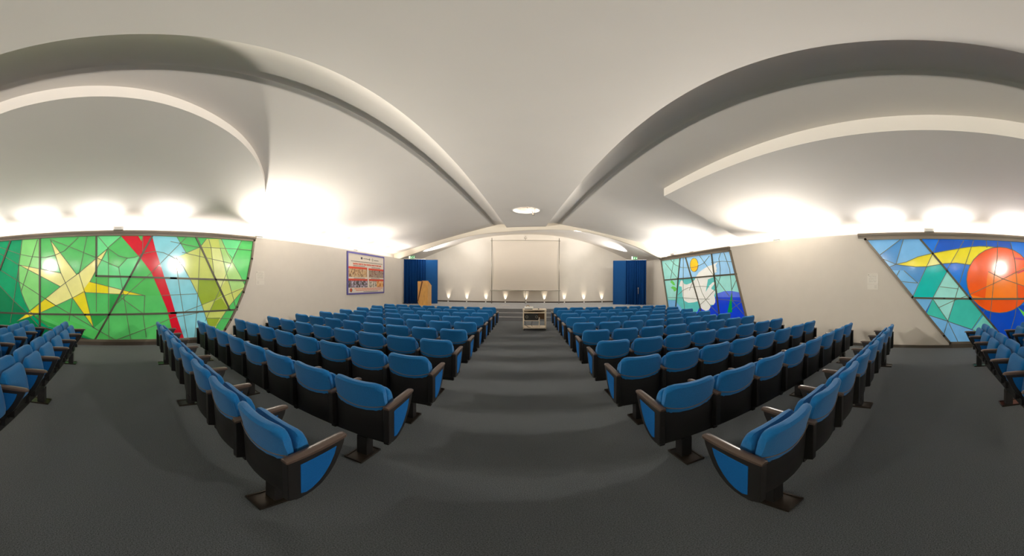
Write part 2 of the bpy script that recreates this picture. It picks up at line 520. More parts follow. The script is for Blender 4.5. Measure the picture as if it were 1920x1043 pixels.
# ---------------------------------------------------------------- stained glass windows
WIN = {'GREEN': {'outline': [[3.814, 2.995], [3.733, 2.425], [3.597, 1.826], [3.449, 1.412], [3.239, 0.972], [3.033, 0.605], [2.86, 0.34], [2.7, 0.13], [-6.3, 0.13], [-6.3, 3.0]], 'patches': [['teal', [[-6.3, 3.0], [-2.847, 2.967], [-2.9, 2.582], [-2.957, 2.213], [-2.952, 1.777], [-2.881, 1.443], [-2.775, 1.178], [-2.634, 0.916], [-2.478, 0.755], [-2.07, 0.474], [-0.35, 0.13], [-6.3, 0.13]]], ['deep_teal', [[-3.575, 1.629], [-3.139, 1.205], [-2.723, 0.863], [-2.307, 0.464], [-0.7, 0.13], [-6.3, 0.13], [-6.3, 1.9]]], ['pale_green', [[-2.84, 2.967], [-2.31, 2.958], [-2.32, 1.17], [-2.634, 0.916], [-2.775, 1.178], [-2.881, 1.443], [-2.952, 1.777], [-2.957, 2.213], [-2.9, 2.582]]], ['deep_green', [[-2.478, 0.739], [-2.322, 0.81], [-2.323, 0.596], [-2.003, 0.477], [-0.5, 0.13], [-0.75, 0.13]]], ['mid_green', [[-2.305, 0.811], [-1.478, 0.833], [-1.479, 0.673], [-0.1, 0.13], [-0.75, 0.13]]], ['deep_green', [[-0.795, 0.48], [-0.997, 0.825], [-0.391, 0.829]]], ['mint', [[-0.7, 2.961], [-0.06, 2.951], [-0.414, 2.639], [-0.703, 2.402]]], ['mint', [[-0.43, 2.545], [-0.679, 2.128], [-0.705, 1.896], [0.181, 1.87], [0.414, 2.395], [0.306, 2.376], [0.122, 2.355], [-0.125, 2.108], [-0.401, 2.187]]], ['mint', [[-0.387, 1.817], [0.166, 1.845], [-0.02, 1.478], [-0.388, 1.54]]], ['deep_green', [[-0.367, 1.387], [-0.005, 1.386], [-0.37, 0.861]]], ['mid_green', [[0.212, 1.845], [0.799, 1.844], [1.016, 1.348], [0.58, 1.351], [0.026, 1.447]]], ['yellow', [[-1.99, 2.899], [-1.265, 1.933], [-1.201, 1.964], [-0.424, 2.608], [-0.899, 1.728], [0.574, 1.352], [-1.025, 1.443], [-1.046, 1.465], [-0.803, 0.48], [-1.379, 1.292], [-2.322, 0.853], [-3.014, 0.59], [-1.717, 1.6], [-2.949, 2.237], [-1.699, 1.971]]], ['cream', [[-1.99, 2.899], [-1.265, 1.933], [-1.586, 1.685], [-1.699, 1.971]]], ['cream', [[-2.949, 2.237], [-1.699, 1.971], [-1.586, 1.685], [-1.717, 1.6]]], ['cream', [[-1.201, 1.964], [-0.424, 2.608], [-0.836, 1.836], [-1.056, 1.542]]], ['cream', [[-1.586, 1.685], [-1.265, 1.933], [-1.201, 1.964], [-1.077, 1.48], [-1.379, 1.292], [-1.834, 1.072], [-2.133, 1.254], [-1.717, 1.6]]], ['cream', [[-0.388, 1.596], [-0.02, 1.508], [-0.097, 1.41], [-0.389, 1.417]]], ['red', [[-0.06, 2.961], [0.401, 2.961], [0.492, 2.809], [0.515, 2.962], [0.771, 2.966], [0.863, 2.593], [0.987, 2.218], [1.111, 1.813], [1.268, 1.345], [1.4, 0.886], [1.649, 0.133], [1.375, 0.114], [1.297, 0.443], [1.172, 0.97], [1.031, 1.316], [0.907, 1.597], [0.752, 1.968], [0.46, 2.355], [0.215, 2.635]]], ['light_blue', [[0.778, 2.966], [1.454, 2.952], [1.711, 2.515], [1.42, 2.381], [1.629, 2.131], [1.807, 1.815], [2.038, 1.367], [2.155, 1.075], [2.256, 0.778], [2.358, 0.442], [2.426, 0.083], [1.649, 0.133], [1.4, 0.886], [1.268, 1.345], [1.111, 1.813], [0.987, 2.218], [0.863, 2.593]]], ['olive_light', [[1.42, 2.381], [1.711, 2.499], [2.109, 2.691], [2.295, 2.938], [2.713, 2.963], [2.928, 2.56], [3.222, 1.993], [3.527, 1.549], [2.997, 1.015], [2.601, 0.461], [2.426, 0.083], [2.358, 0.442], [2.256, 0.778], [2.155, 1.075], [2.038, 1.367], [1.807, 1.815], [1.629, 2.131]]], ['olive_dark', [[2.056, 1.784], [2.552, 1.769], [2.71, 1.505], [2.799, 1.355], [2.603, 1.243], [2.155, 1.058], [2.038, 1.367]]], ['olive_dark', [[2.515, 1.163], [2.745, 1.257], [2.961, 0.932], [2.411, 0.903]]], ['olive_dark', [[2.29, 0.694], [2.708, 0.691], [2.566, 0.447], [2.358, 0.459]]], ['olive_pale', [[2.432, 2.705], [2.712, 2.685], [2.963, 1.854], [2.71, 1.538], [2.552, 1.818], [2.483, 2.31]]], ['sage', [[2.66, 2.952], [2.749, 2.958], [2.964, 2.562], [3.335, 1.927], [3.527, 1.566], [3.072, 1.451], [2.89, 1.887], [2.748, 2.552]]], ['mint', [[2.756, 2.958], [3.375, 2.95], [3.111, 2.432], [2.964, 2.562]]]], 'mullions': [[[-2.303, 2.964], [-2.317, 0.463], [-0.93, 0.13]], [[-0.716, 2.961], [-0.727, 1.881], [1.423, 1.814], [1.275, 1.82], [3.586, 1.757]], [[0.771, 2.956], [0.181, 1.861], [-0.781, 0.127]], [[-6.3, 1.02], [-3.581, 0.818], [-2.315, 0.827], [-1.028, 0.84], [1.42, 0.864], [1.272, 0.874], [3.239, 0.896]], [[1.999, 2.966], [2.569, 1.786], [3.005, 0.907]], [[-3.222, 2.947], [-3.572, 2.115], [-4.6, 1.0]], [[-5.2, 3.0], [-5.2, 0.13]]], 'cames': [[[-4.2, 2.9], [-3.568, 2.798], [-2.929, 2.55], [-2.538, 2.457], [-2.127, 2.421], [-1.86, 2.476], [-1.598, 2.589], [-1.212, 2.944]], [[-2.379, 2.938], [-2.538, 2.457], [-2.881, 1.477]], [[-3.569, 2.604], [-2.949, 2.23]], [[-2.847, 2.96], [-2.9, 2.582], [-2.957, 2.213], [-2.952, 1.777], [-2.881, 1.443], [-2.775, 1.178], [-2.634, 0.916], [-2.478, 0.755], [-2.07, 0.474]], [[-3.572, 2.115], [-2.952, 1.744], [-2.302, 1.349], [-1.834, 1.065], [-1.414, 0.834], [-0.795, 0.48], [-0.225, 0.15]], [[-3.575, 1.629], [-3.139, 1.205], [-2.723, 0.863], [-2.341, 0.462]], [[-2.949, 2.23], [-3.025, 1.778], [-3.237, 0.533]], [[-0.976, 2.952], [-1.185, 1.963]], [[-2.007, 2.933], [-0.876, 2.443], [-0.125, 2.108], [0.025, 1.232], [0.19, 0.148]], [[0.106, 2.355], [-0.125, 2.108]], [[-0.675, 2.96], [-0.399, 2.623], [-0.123, 2.418], [0.122, 2.355], [0.306, 2.376], [0.522, 2.48], [0.848, 2.545], [1.082, 2.508], [1.303, 2.41], [1.424, 2.333]], [[-0.06, 2.951], [-0.414, 2.639]], [[0.524, 2.953], [0.516, 2.464]], [[1.712, 2.952], [1.277, 2.505], [0.752, 1.968], [-0.252, 1.078]], [[-0.399, 2.592], [-0.394, 0.149]], [[-0.097, 1.324], [0.516, 0.872], [0.607, 0.222]], [[2.053, 0.851], [1.335, 0.745], [0.825, 0.536], [-0.194, 0.15]], [[1.031, 1.348], [1.274, 1.361], [2.005, 1.384]], [[1.69, 0.91], [2.603, 1.227], [3.488, 1.549]], [[1.42, 2.254], [1.53, 1.468], [1.673, 0.573], [1.753, 0.128]], [[2.109, 2.691], [2.038, 1.335], [1.952, 0.149]], [[1.278, 2.824], [2.058, 2.689], [3.805, 2.695]], [[1.598, 2.528], [2.26, 2.401], [3.037, 2.26]], [[2.364, 2.935], [2.432, 2.705], [2.534, 1.818]], [[3.394, 2.951], [2.963, 2.089], [2.71, 1.522], [2.256, 0.613]], [[2.712, 2.685], [2.962, 1.788], [3.22, 0.904]], [[2.29, 0.694], [3.107, 0.635]], [[1.711, 2.515], [2.109, 2.691], [2.295, 2.931]], [[2.749, 2.958], [2.928, 2.56], [3.335, 1.927], [3.527, 1.566], [2.997, 1.015], [2.601, 0.461]], [[1.454, 2.952], [1.711, 2.515]], [[1.42, 2.381], [1.629, 2.131], [1.807, 1.815], [2.038, 1.367], [2.155, 1.075], [2.256, 0.778], [2.358, 0.442]], [[0.574, 1.352], [0.547, 0.856]], [[-0.727, 1.819], [-0.731, 0.921]], [[-1.379, 1.292], [-1.479, 0.657]], [[-1.699, 1.971], [-1.379, 1.292]], [[-1.201, 1.964], [-1.046, 1.465], [-1.379, 1.292]], [[-1.717, 1.6], [-1.201, 1.964]], [[-2.133, 1.254], [-1.834, 1.065]], [[-1.99, 2.899], [-1.265, 1.933], [-1.201, 1.964], [-0.424, 2.608], [-0.899, 1.728], [0.574, 1.352], [-1.025, 1.443], [-1.046, 1.465], [-0.803, 0.48], [-1.379, 1.292], [-2.322, 0.853], [-3.014, 0.59], [-1.717, 1.6], [-2.949, 2.237], [-1.699, 1.971], [-1.99, 2.899]]]}, 'SUN': {'outline': [[1.656, 2.951], [0.37, 1.377], [-0.466, 0.343], [-0.626, 0.14], [-6.3, 0.13], [-6.3, 2.98]], 'patches': [['sky_blue', [[1.656, 2.951], [0.163, 2.921], [-0.159, 2.541], [-0.543, 2.068], [-1.148, 1.358], [0.37, 1.368]]], ['steel_blue', [[0.621, 2.917], [0.818, 2.249], [1.255, 2.471], [0.704, 2.918]]], ['steel_blue', [[1.004, 2.173], [0.818, 2.239], [0.297, 2.177], [-0.008, 2.187], [0.113, 1.896], [0.234, 1.749], [0.602, 2.079], [0.941, 2.095]]], ['navy', [[-0.31, 2.924], [-0.987, 2.9], [-1.253, 2.909], [-2.263, 2.918], [-2.4, 2.635], [-1.896, 2.749], [-1.701, 2.773], [-1.412, 2.771], [-1.097, 2.735], [-0.633, 2.646], [-0.175, 2.554], [-0.204, 2.526]]], ['yellow', [[0.818, 2.249], [0.542, 2.309], [0.237, 2.447], [-0.143, 2.541], [-0.175, 2.548], [-0.633, 2.64], [-1.097, 2.729], [-1.412, 2.764], [-1.701, 2.766], [-1.896, 2.749], [-1.54, 2.584], [-1.318, 2.405], [-1.177, 2.245], [-0.788, 2.292], [-0.481, 2.273], [-0.176, 2.218], [-0.008, 2.187], [0.297, 2.18], [0.603, 2.217]]], ['cream', [[-0.143, 2.541], [-0.175, 2.548], [-0.42, 2.266], [-0.176, 2.218], [-0.008, 2.187]]], ['turquoise', [[-0.008, 2.187], [-0.176, 2.218], [-0.374, 2.256], [-0.543, 2.058], [-0.179, 1.38], [0.354, 1.377]]], ['pale_aqua', [[-0.543, 2.037], [-1.133, 1.358], [-0.179, 1.358]]], ['pale_aqua', [[-0.163, 1.334], [-0.761, 1.328], [-0.563, 0.749]]], ['sky_blue', [[0.369, 1.341], [-0.157, 1.334], [0.033, 0.951]]], ['sea_green', [[-0.163, 1.325], [-0.333, 1.105], [-0.563, 0.749], [0.002, 0.926]]], ['sea_green', [[-0.761, 1.319], [-1.18, 1.333], [-1.545, 0.922], [-1.214, 0.487], [-0.578, 0.734]]], ['sky_blue', [[0.033, 0.935], [-0.563, 0.724], [-1.229, 0.471], [-1.483, 0.367], [-1.547, 0.111], [-0.642, 0.14], [-0.626, 0.14], [-0.466, 0.343]]], ['pale_sea', [[-1.545, 0.891], [-1.788, 0.597], [-2.202, 0.073], [-1.547, 0.111], [-1.229, 0.487]]], ['deep_blue', [[-1.195, 1.323], [-1.417, 1.129], [-1.641, 0.983], [-1.983, 0.934], [-2.335, 0.976], [-2.611, 1.138], [-3.4, 1.1], [-4.3, 0.13], [-2.202, 0.073], [-1.788, 0.597]]], ['orange', [[-2.969, 1.858], [-2.943, 1.646], [-2.867, 1.447], [-2.746, 1.269], [-2.587, 1.124], [-2.4, 1.018], [-2.195, 0.955], [-1.983, 0.937], [-1.775, 0.965], [-1.58, 1.036], [-1.406, 1.146], [-1.263, 1.288], [-1.155, 1.456], [-1.089, 1.643], [-1.066, 1.839], [-1.087, 2.035], [-1.153, 2.224], [-1.259, 2.395], [-1.402, 2.541], [-1.575, 2.655], [-1.77, 2.73], [-1.979, 2.762], [-2.191, 2.749], [-2.396, 2.69], [-2.584, 2.587], [-2.744, 2.444], [-2.866, 2.268], [-2.942, 2.069]]], ['bright_orange', [[-1.67, 2.067], [-2.064, 1.883], [-2.47, 2.066], [-2.749, 2.254], [-2.947, 1.994], [-2.965, 1.728], [-2.929, 1.629], [-2.488, 1.758], [-2.523, 1.336], [-2.93, 1.33], [-1.737, 1.345], [-1.258, 1.348], [-1.164, 1.441], [-1.576, 1.346], [-1.638, 1.972]]], ['crimson', [[-2.4, 2.488], [-2.964, 2.456], [-2.971, 2.395], [-2.417, 2.439]]], ['crimson', [[-2.487, 2.057], [-2.964, 2.268], [-2.972, 2.215], [-2.522, 2.031]]], ['leaf_green', [[-2.524, 1.075], [-2.709, 0.938], [-3.004, 0.657], [-2.931, 0.56], [-2.71, 0.805]]]], 'mullions': [[[0.369, 1.356], [-0.462, 1.344], [-1.148, 1.333], [-2.709, 1.317], [-6.3, 1.62]], [[0.163, 2.914], [-0.159, 2.535], [-0.543, 2.077], [-1.148, 1.358], [-1.804, 0.58], [-2.202, 0.073]], [[-3.9, 2.98], [-3.9, 0.13]]], 'cames': [[[0.704, 2.918], [1.256, 2.503]], [[0.621, 2.917], [0.818, 2.249], [1.271, 2.44]], [[-0.325, 2.917], [-0.159, 2.541], [0.37, 1.377]], [[1.004, 2.173], [0.818, 2.249]], [[0.725, 2.079], [0.817, 1.895]], [[0.602, 2.079], [0.234, 1.749], [0.662, 1.788]], [[-0.332, 1.105], [-0.333, 1.105], [-0.73, 1.288], [-1.101, 1.426], [-1.833, 1.754], [-2.47, 2.066], [-2.928, 2.293]], [[-0.163, 1.334], [-0.563, 0.749], [-0.842, 0.161]], [[-1.253, 2.909], [-1.036, 2.274], [-0.867, 1.718], [-0.76, 1.35], [-0.563, 0.734], [-0.457, 0.374]], [[-0.987, 2.9], [-0.543, 2.114]], [[0.002, 0.92], [-0.563, 0.734], [-1.292, 0.469]], [[-0.361, 1.654], [-0.837, 1.601]], [[-1.577, 1.032], [-1.214, 0.503]], [[-1.929, 2.906], [-1.913, 2.453], [-1.833, 1.975], [-1.769, 1.344], [-1.706, 0.712]], [[-2.297, 2.91], [-2.434, 2.374], [-2.487, 1.823], [-2.506, 1.336], [-2.438, 0.849], [-2.319, 0.459]], [[-1.603, 2.923], [-1.62, 2.731]], [[-1.67, 2.067], [-2.064, 1.883], [-2.929, 1.612]], [[-0.163, 1.334], [0.033, 0.966]], [[-0.543, 2.068], [-0.179, 1.38]], [[0.818, 2.249], [0.542, 2.309], [0.237, 2.447], [-0.143, 2.541], [-0.175, 2.548], [-0.633, 2.64], [-1.097, 2.729], [-1.412, 2.764], [-1.701, 2.766], [-1.896, 2.749]], [[0.818, 2.249], [0.603, 2.217], [0.297, 2.18], [-0.008, 2.187], [-0.176, 2.218], [-0.481, 2.273], [-0.788, 2.292], [-1.177, 2.245]], [[-2.969, 1.858], [-2.943, 1.646], [-2.867, 1.447], [-2.746, 1.269], [-2.587, 1.124], [-2.4, 1.018], [-2.195, 0.955], [-1.983, 0.937], [-1.775, 0.965], [-1.58, 1.036], [-1.406, 1.146], [-1.263, 1.288], [-1.155, 1.456], [-1.089, 1.643], [-1.066, 1.839], [-1.087, 2.035], [-1.153, 2.224], [-1.259, 2.395], [-1.402, 2.541], [-1.575, 2.655], [-1.77, 2.73], [-1.979, 2.762], [-2.191, 2.749], [-2.396, 2.69], [-2.584, 2.587], [-2.744, 2.444], [-2.866, 2.268], [-2.942, 2.069]]]}, 'DOVE': {'outline': [[11.464, 2.943], [6.546, 2.944], [5.587, 0.13], [10.626, 0.13]], 'patches': [['pale_aqua', [[11.464, 2.943], [9.75, 2.934], [9.897, 1.97], [11.16, 1.924]]], ['pale_blue', [[8.385, 2.952], [7.584, 2.943], [7.418, 2.033], [8.376, 2.008]]], ['aqua', [[11.16, 1.916], [8.833, 1.985], [7.395, 2.017], [6.25, 2.07], [6.023, 1.417], [5.82, 0.749], [5.587, 0.13], [10.626, 0.13]]], ['pale_aqua', [[7.364, 2.017], [6.243, 2.07], [6.041, 1.417], [6.455, 1.458], [6.855, 1.442], [7.235, 1.345]]], ['pale_aqua', [[11.144, 1.908], [9.897, 1.952], [10.015, 0.974], [10.765, 0.936]]], ['sky_blue', [[10.801, 0.915], [10.146, 0.931], [9.509, 0.524], [9.9, 0.13], [10.626, 0.13]]], ['cobalt', [[8.445, 0.544], [8.292, 0.758], [7.944, 0.633], [7.634, 0.827], [7.43, 0.895], [7.331, 1.237], [7.235, 1.345], [6.855, 1.442], [6.455, 1.458], [6.023, 1.403], [5.749, 0.606], [5.587, 0.13], [9.3, 0.13]]], ['violet_blue', [[7.33, 1.201], [7.235, 1.336], [6.855, 1.436], [6.455, 1.452], [6.019, 1.403], [5.96, 1.25]]], ['golden_yellow', [[8.417, 2.523], [8.425, 2.449], [8.452, 2.381], [8.494, 2.323], [8.55, 2.28], [8.617, 2.254], [8.689, 2.247], [8.761, 2.259], [8.83, 2.292], [8.89, 2.341], [8.937, 2.405], [8.966, 2.478], [8.977, 2.556], [8.968, 2.633], [8.94, 2.703], [8.894, 2.761], [8.835, 2.804], [8.767, 2.828], [8.694, 2.833], [8.622, 2.817], [8.555, 2.782], [8.498, 2.732], [8.455, 2.669], [8.427, 2.598]]], ['dove_white', [[9.83, 1.618], [9.707, 1.86], [9.615, 1.888], [9.523, 1.841], [9.432, 1.718], [9.225, 1.694], [8.941, 1.751], [8.669, 1.882], [8.512, 2.076], [8.378, 2.202], [8.077, 2.334], [7.789, 2.43], [7.467, 2.489], [7.224, 2.565], [7.332, 2.436], [7.265, 2.313], [7.308, 2.225], [7.243, 2.193], [7.419, 2.139], [7.395, 2.017], [7.507, 1.974], [7.784, 1.902], [7.876, 1.561], [7.922, 1.388], [7.688, 1.655], [7.505, 1.777], [7.393, 1.792], [7.415, 1.701], [7.572, 1.564], [7.571, 1.518], [7.39, 1.461], [7.345, 1.387], [7.411, 1.265], [7.343, 1.117], [7.342, 0.996], [7.43, 0.895], [7.611, 0.89], [7.633, 0.765], [7.725, 0.666], [7.915, 0.62], [8.136, 0.666], [8.287, 0.784], [8.423, 0.987], [8.713, 0.922], [9.102, 0.883], [9.394, 0.953], [9.546, 1.156], [9.58, 1.437], [9.612, 1.595]]], ['leaf_green', [[10.598, 1.814], [10.46, 1.906], [10.255, 1.793], [10.153, 1.646], [10.321, 1.663]]], ['leaf_green', [[10.56, 1.531], [10.388, 1.607], [10.186, 1.59], [10.021, 1.501], [10.072, 1.409], [10.25, 1.35], [10.318, 1.46]]], ['emerald', [[6.455, 1.421], [6.43, 0.676], [6.665, 0.658]]]], 'mullions': [[[11.144, 1.916], [8.833, 1.985], [7.418, 2.033], [6.232, 2.07]], [[9.75, 2.934], [9.897, 1.97], [10.077, 0.66], [10.05, 0.13]], [[9.325, 2.933], [8.86, 1.985], [8.267, 0.785], [8.15, 0.13]], [[7.57, 2.926], [7.395, 2.017], [7.099, 0.564], [6.75, 0.13]]], 'cames': [[[10.575, 2.91], [10.164, 2.637], [9.652, 2.48], [9.06, 2.431], [8.515, 2.453], [8.06, 2.572], [7.703, 2.845]], [[8.338, 2.915], [7.463, 2.079]], [[11.079, 2.775], [9.897, 1.934]], [[10.267, 2.885], [10.565, 1.983]], [[9.504, 2.913], [9.485, 1.088], [9.36, 0.571]], [[9.889, 1.215], [9.519, 1.42], [9.108, 1.547], [8.56, 1.603], [8.15, 1.622], [7.692, 1.6]], [[10.767, 1.051], [9.576, 1.084], [8.45, 1.083], [7.688, 1.108]], [[8.458, 1.945], [8.147, 1.367], [7.919, 1.091], [7.542, 0.802], [7.185, 0.587]], [[7.055, 2.896], [7.152, 2.695], [7.072, 2.334], [7.069, 1.981], [7.237, 1.597], [7.871, 1.093], [8.263, 0.85]], [[6.867, 2.894], [6.56, 2.254], [6.456, 1.548], [6.414, 1.1], [5.819, 0.613]], [[7.35, 1.971], [6.571, 1.263]], [[7.581, 2.573], [6.989, 2.586], [6.426, 2.53]], [[8.723, 1.883], [9.022, 1.447]], [[5.93, 1.108], [6.45, 0.788]], [[6.23, 1.854], [6.456, 1.492]], [[7.343, 1.132], [5.966, 1.106]], [[8.417, 2.523], [8.425, 2.449], [8.452, 2.381], [8.494, 2.323], [8.55, 2.28], [8.617, 2.254], [8.689, 2.247], [8.761, 2.259], [8.83, 2.292], [8.89, 2.341], [8.937, 2.405], [8.966, 2.478], [8.977, 2.556], [8.968, 2.633], [8.94, 2.703], [8.894, 2.761], [8.835, 2.804], [8.767, 2.828], [8.694, 2.833], [8.622, 2.817], [8.555, 2.782], [8.498, 2.732], [8.455, 2.669], [8.427, 2.598]]]}}
PAL = dict(teal=(0, 150, 100), deep_teal=(0, 118, 74), pale_green=(128, 208, 118), deep_green=(52, 156, 72), mid_green=(78, 182, 88), mint=(108, 212, 138),
           yellow=(228, 214, 40), cream=(230, 226, 140), red=(200, 24, 44), light_blue=(130, 200, 212), olive_light=(190, 200, 104), olive_dark=(140, 162, 50),
           olive_pale=(208, 216, 140), sage=(160, 202, 120), sky_blue=(112, 174, 222), steel_blue=(72, 138, 196), navy=(18, 84, 186), turquoise=(12, 176, 170),
           pale_aqua=(150, 216, 208), sea_green=(62, 184, 168), pale_sea=(112, 196, 182), deep_blue=(14, 72, 186), orange=(236, 86, 18), bright_orange=(246, 124, 28),
           crimson=(190, 28, 60), leaf_green=(90, 192, 74), pale_blue=(150, 200, 236), aqua=(92, 194, 190), cobalt=(22, 62, 206), violet_blue=(80, 108, 216),
           golden_yellow=(252, 190, 22), dove_white=(236, 236, 230), emerald=(8, 150, 74), base_green=(84, 186, 98), base_blue=(20, 114, 216))
PIECE = {'yellow': 'yellow_glass', 'cream': 'pale_yellow_glass', 'dove_white': 'dove_glass', 'golden_yellow': 'sun_glass', 'orange': 'orange_disc_glass'}


def glass(key):
    return mat(key + '_glass', PAL[key], 0.12, noise=0.07, scale=2.5, emit=0.235, spec=0.5, coat=0.12)


def ribbon(bm, pts, w, x0, x1, closed=False):
    """flat bar following a polyline in the (y,z) plane of a wall"""
    if closed:
        pts = pts + [pts[0]]
    P = [Vector(p) for p in pts]
    for a, b in zip(P, P[1:]):
        d = b - a
        if d.length < 1e-4:
            continue
        d.normalize()
        n = Vector((-d.y, d.x)) * w / 2
        e = d * w * 0.4
        prism_x([tuple(a - e + n), tuple(b + e + n), tuple(b + e - n), tuple(a - e - n)], x0, x1, bm)


def poly_slab(pts, x0, x1):
    bm = bmesh.new()
    clean = [pts[0]]
    for p in pts[1:]:
        if (Vector(p) - Vector(clean[-1])).length > 0.004:
            clean.append(p)
    if (Vector(clean[0]) - Vector(clean[-1])).length < 0.004:
        clean.pop()
    a = [bm.verts.new((x0, y, z)) for y, z in clean]
    b = [bm.verts.new((x1, y, z)) for y, z in clean]
    for i in range(len(clean)):
        j = (i + 1) % len(clean)
        bm.faces.new((a[i], a[j], b[j], b[i]))
    for tri in tessellate_polygon([[Vector((y, z, 0)) for y, z in clean]]):
        for vs in (a, b):
            try:
                bm.faces.new([vs[i] for i in tri])
            except ValueError:
                pass
    return bm


def window(name, data, side, base, top_frame, mull_w):
    s = 1 if side < 0 else -1                       # towards the room
    xw = XL if side < 0 else XR
    root = empty(name, (0, 0, 0), kind='structure')
    obj('glass', poly_slab(data['outline'], xw, xw + s * 0.012), glass(base), root)
    for i, (c, pts) in enumerate(data['patches']):
        obj(PIECE.get(c, c + '_glass'), poly_slab(pts, xw + s * 0.004, xw + s * (0.013 + 0.0006 * i)), glass(c), root)
    bm = bmesh.new()
    for c in data['cames']:
        ribbon(bm, [tuple(p) for p in c], 0.016, xw + s * 0.008, xw + s * 0.030)
    obj('leading', bm, M_CAME, root)
    for c in data['mullions']:
        bm = bmesh.new()
        ribbon(bm, [tuple(p) for p in c], mull_w, xw + s * 0.004, xw + s * 0.045)
        obj('mullion', bm, M_FRAMED, root)
    bm = bmesh.new()
    ribbon(bm, [tuple(p) for p in data['outline']], 0.06, xw, xw + s * 0.06, True)
    obj('window_frame', bm, M_FRAME, root)
    y0, y1 = top_frame
    bm = bmesh.new()
    for (z0, z1, dx) in ((2.985, 3.03, 0.05), (3.03, 3.06, 0.075), (3.06, 3.105, 0.10)):
        box(bm, min(xw, xw + s * dx), max(xw, xw + s * dx), y0, y1, z0, z1)
    obj('head_rail', bm, M_FRAME, root)
    return root


window('window_1', WIN['GREEN'], -1, 'base_green', (-6.9, 3.87), 0.05)
window('window_2', WIN['SUN'], 1, 'base_blue', (-6.9, 1.86), 0.05)
window('window_3', WIN['DOVE'], 1, 'pale_blue', (6.56, 11.62), 0.06)
for nm, x0, x1, y0, y1 in (('trim_5', XL, XL + 0.05, -6.9, 2.5), ('trim_6', XR - 0.05, XR, -6.9, -0.6)):
    boxo(nm, (x0, x1, y0, y1, 0, 0.115), M_BASE, kind='structure')

# white boxes above the windows, small floodlights on the wall tops
for x, y, lb in ((XL, -0.13, 'white emergency light box on the head rail of the green star window'),
                 (XR, -0.06, 'white emergency light box on the head rail of the orange sun window'),
                 (XR, 10.26, 'white emergency light box on the head rail of the dove window')):
    s = 1 if x < 0 else -1
    r = empty('emergency_light', (x + s * 0.11, y, 3.105), lb, 'light', 'emergency light boxes above the windows')
    obj('housing', box(bmesh.new(), -0.05, 0.05, -0.13, 0.13, 0, 0.10, 0.015), M_WHITE, r)
    obj('lens', box(bmesh.new(), s * 0.051 - 0.004, s * 0.051 + 0.004, -0.09, 0.09, 0.02, 0.07), mat('lens_grey', (196, 194, 188), 0.3), r)
for x, y, lb in ((-6.78, 4.0, 'small floodlight on the wall top just beyond the green star window'),
                 (6.72, 4.5, 'small floodlight on the right wall top between the two windows'),
                 (-6.78, 8.75, 'small floodlight on the wall top above the framed poster'),
                 (6.72, 8.9, 'small floodlight on the wall top above the dove window')):
    s = 1 if x < 0 else -1
    r = empty('floodlight', (x - s * 0.04, y, TOP), lb, 'light', 'floodlights on the side wall tops')
    obj('bracket', tube(bmesh.new(), [(0, -0.11, 0), (0, -0.11, 0.03), (0, 0.11, 0.03), (0, 0.11, 0)], 0.008), M_METAL, r)
    obj('lamp_body', box(bmesh.new(), -0.035, 0.035, -0.12, 0.12, 0.03, 0.055, 0.008), M_WHITE, r)

# ---------------------------------------------------------------- notices and poster
M_PAPER = mat('notice_paper', (214, 208, 196), 0.38)
M_INK = mat('grey_print', (150, 144, 134), 0.6)
for x, y0, y1, z0, z1, lb in ((XL, 3.9, 4.2, 1.63, 2.05, 'clear sheet holder with a printed notice beside the green star window'),
                              (XR, 1.3, 1.6, 1.57, 2.0, 'clear sheet holder with a printed notice beside the orange sun window')):
    s = 1 if x < 0 else -1
    yc = (y0 + y1) / 2
    r = empty('wall_notice', (x, yc, z0), lb, 'notice', 'printed notices beside the big windows')
    h, w = z1 - z0, (y1 - y0) / 2
    obj('upper_sheet', box(bmesh.new(), min(0, s * .008), max(0, s * .008), -w, w, h * 0.36, h), M_PAPER, r)
    obj('lower_sheet', box(bmesh.new(), min(0, s * .008), max(0, s * .008), -w, w, 0, h * 0.32), M_PAPER, r)
    bm = bmesh.new()
    for k in range(6):
        z = h * (0.92 - 0.085 * k)
        for q in range(5):
            a = -w * 0.7 + q * w * 0.28 + 0.01 * (k % 2)
            box(bm, s * .009 - .001, s * .009 + .001, a, a + w * (0.16 + 0.05 * ((k + q) % 3)), z - 0.006, z)
    box(bm, s * .009 - .001, s * .009 + .001, -s * w * 0.8 - 0.015, -s * w * 0.8 + 0.015, h * 0.9, h * 0.95)
    for k in range(3):
        box(bm, s * .009 - .001, s * .009 + .001, -w * 0.8, -w * 0.3, h * (0.25 - 0.07 * k) - 0.005, h * (0.25 - 0.07 * k))
    obj('print', bm, M_INK, r)['kind'] = 'stuff'

r = empty('framed_poster', (XL, 9.615, 1.2), 'large poster in a violet blue frame on the left wall', 'poster')
W2, HH = 1.465, 1.84
obj('poster_sheet', box(bmesh.new(), 0.002, 0.02, -W2, W2, 0, HH), mat('poster_paper', (222, 212, 198), 0.6), r)
bm = bmesh.new()
for a in ((-W2, W2, 0, 0.07), (-W2, W2, HH - 0.07, HH), (-W2, -W2 + 0.08, 0.07, HH - 0.07), (W2 - 0.05, W2, 0.07, HH - 0.07)):
    box(bm, 0.0, 0.04, *a)
obj('frame', bm, mat('violet_blue_frame', (92, 86, 150), 0.5), r)
M_RED = mat('poster_red', (208, 70, 44), 0.6)
M_REDP = mat('poster_salmon_text', (222, 130, 96), 0.6)


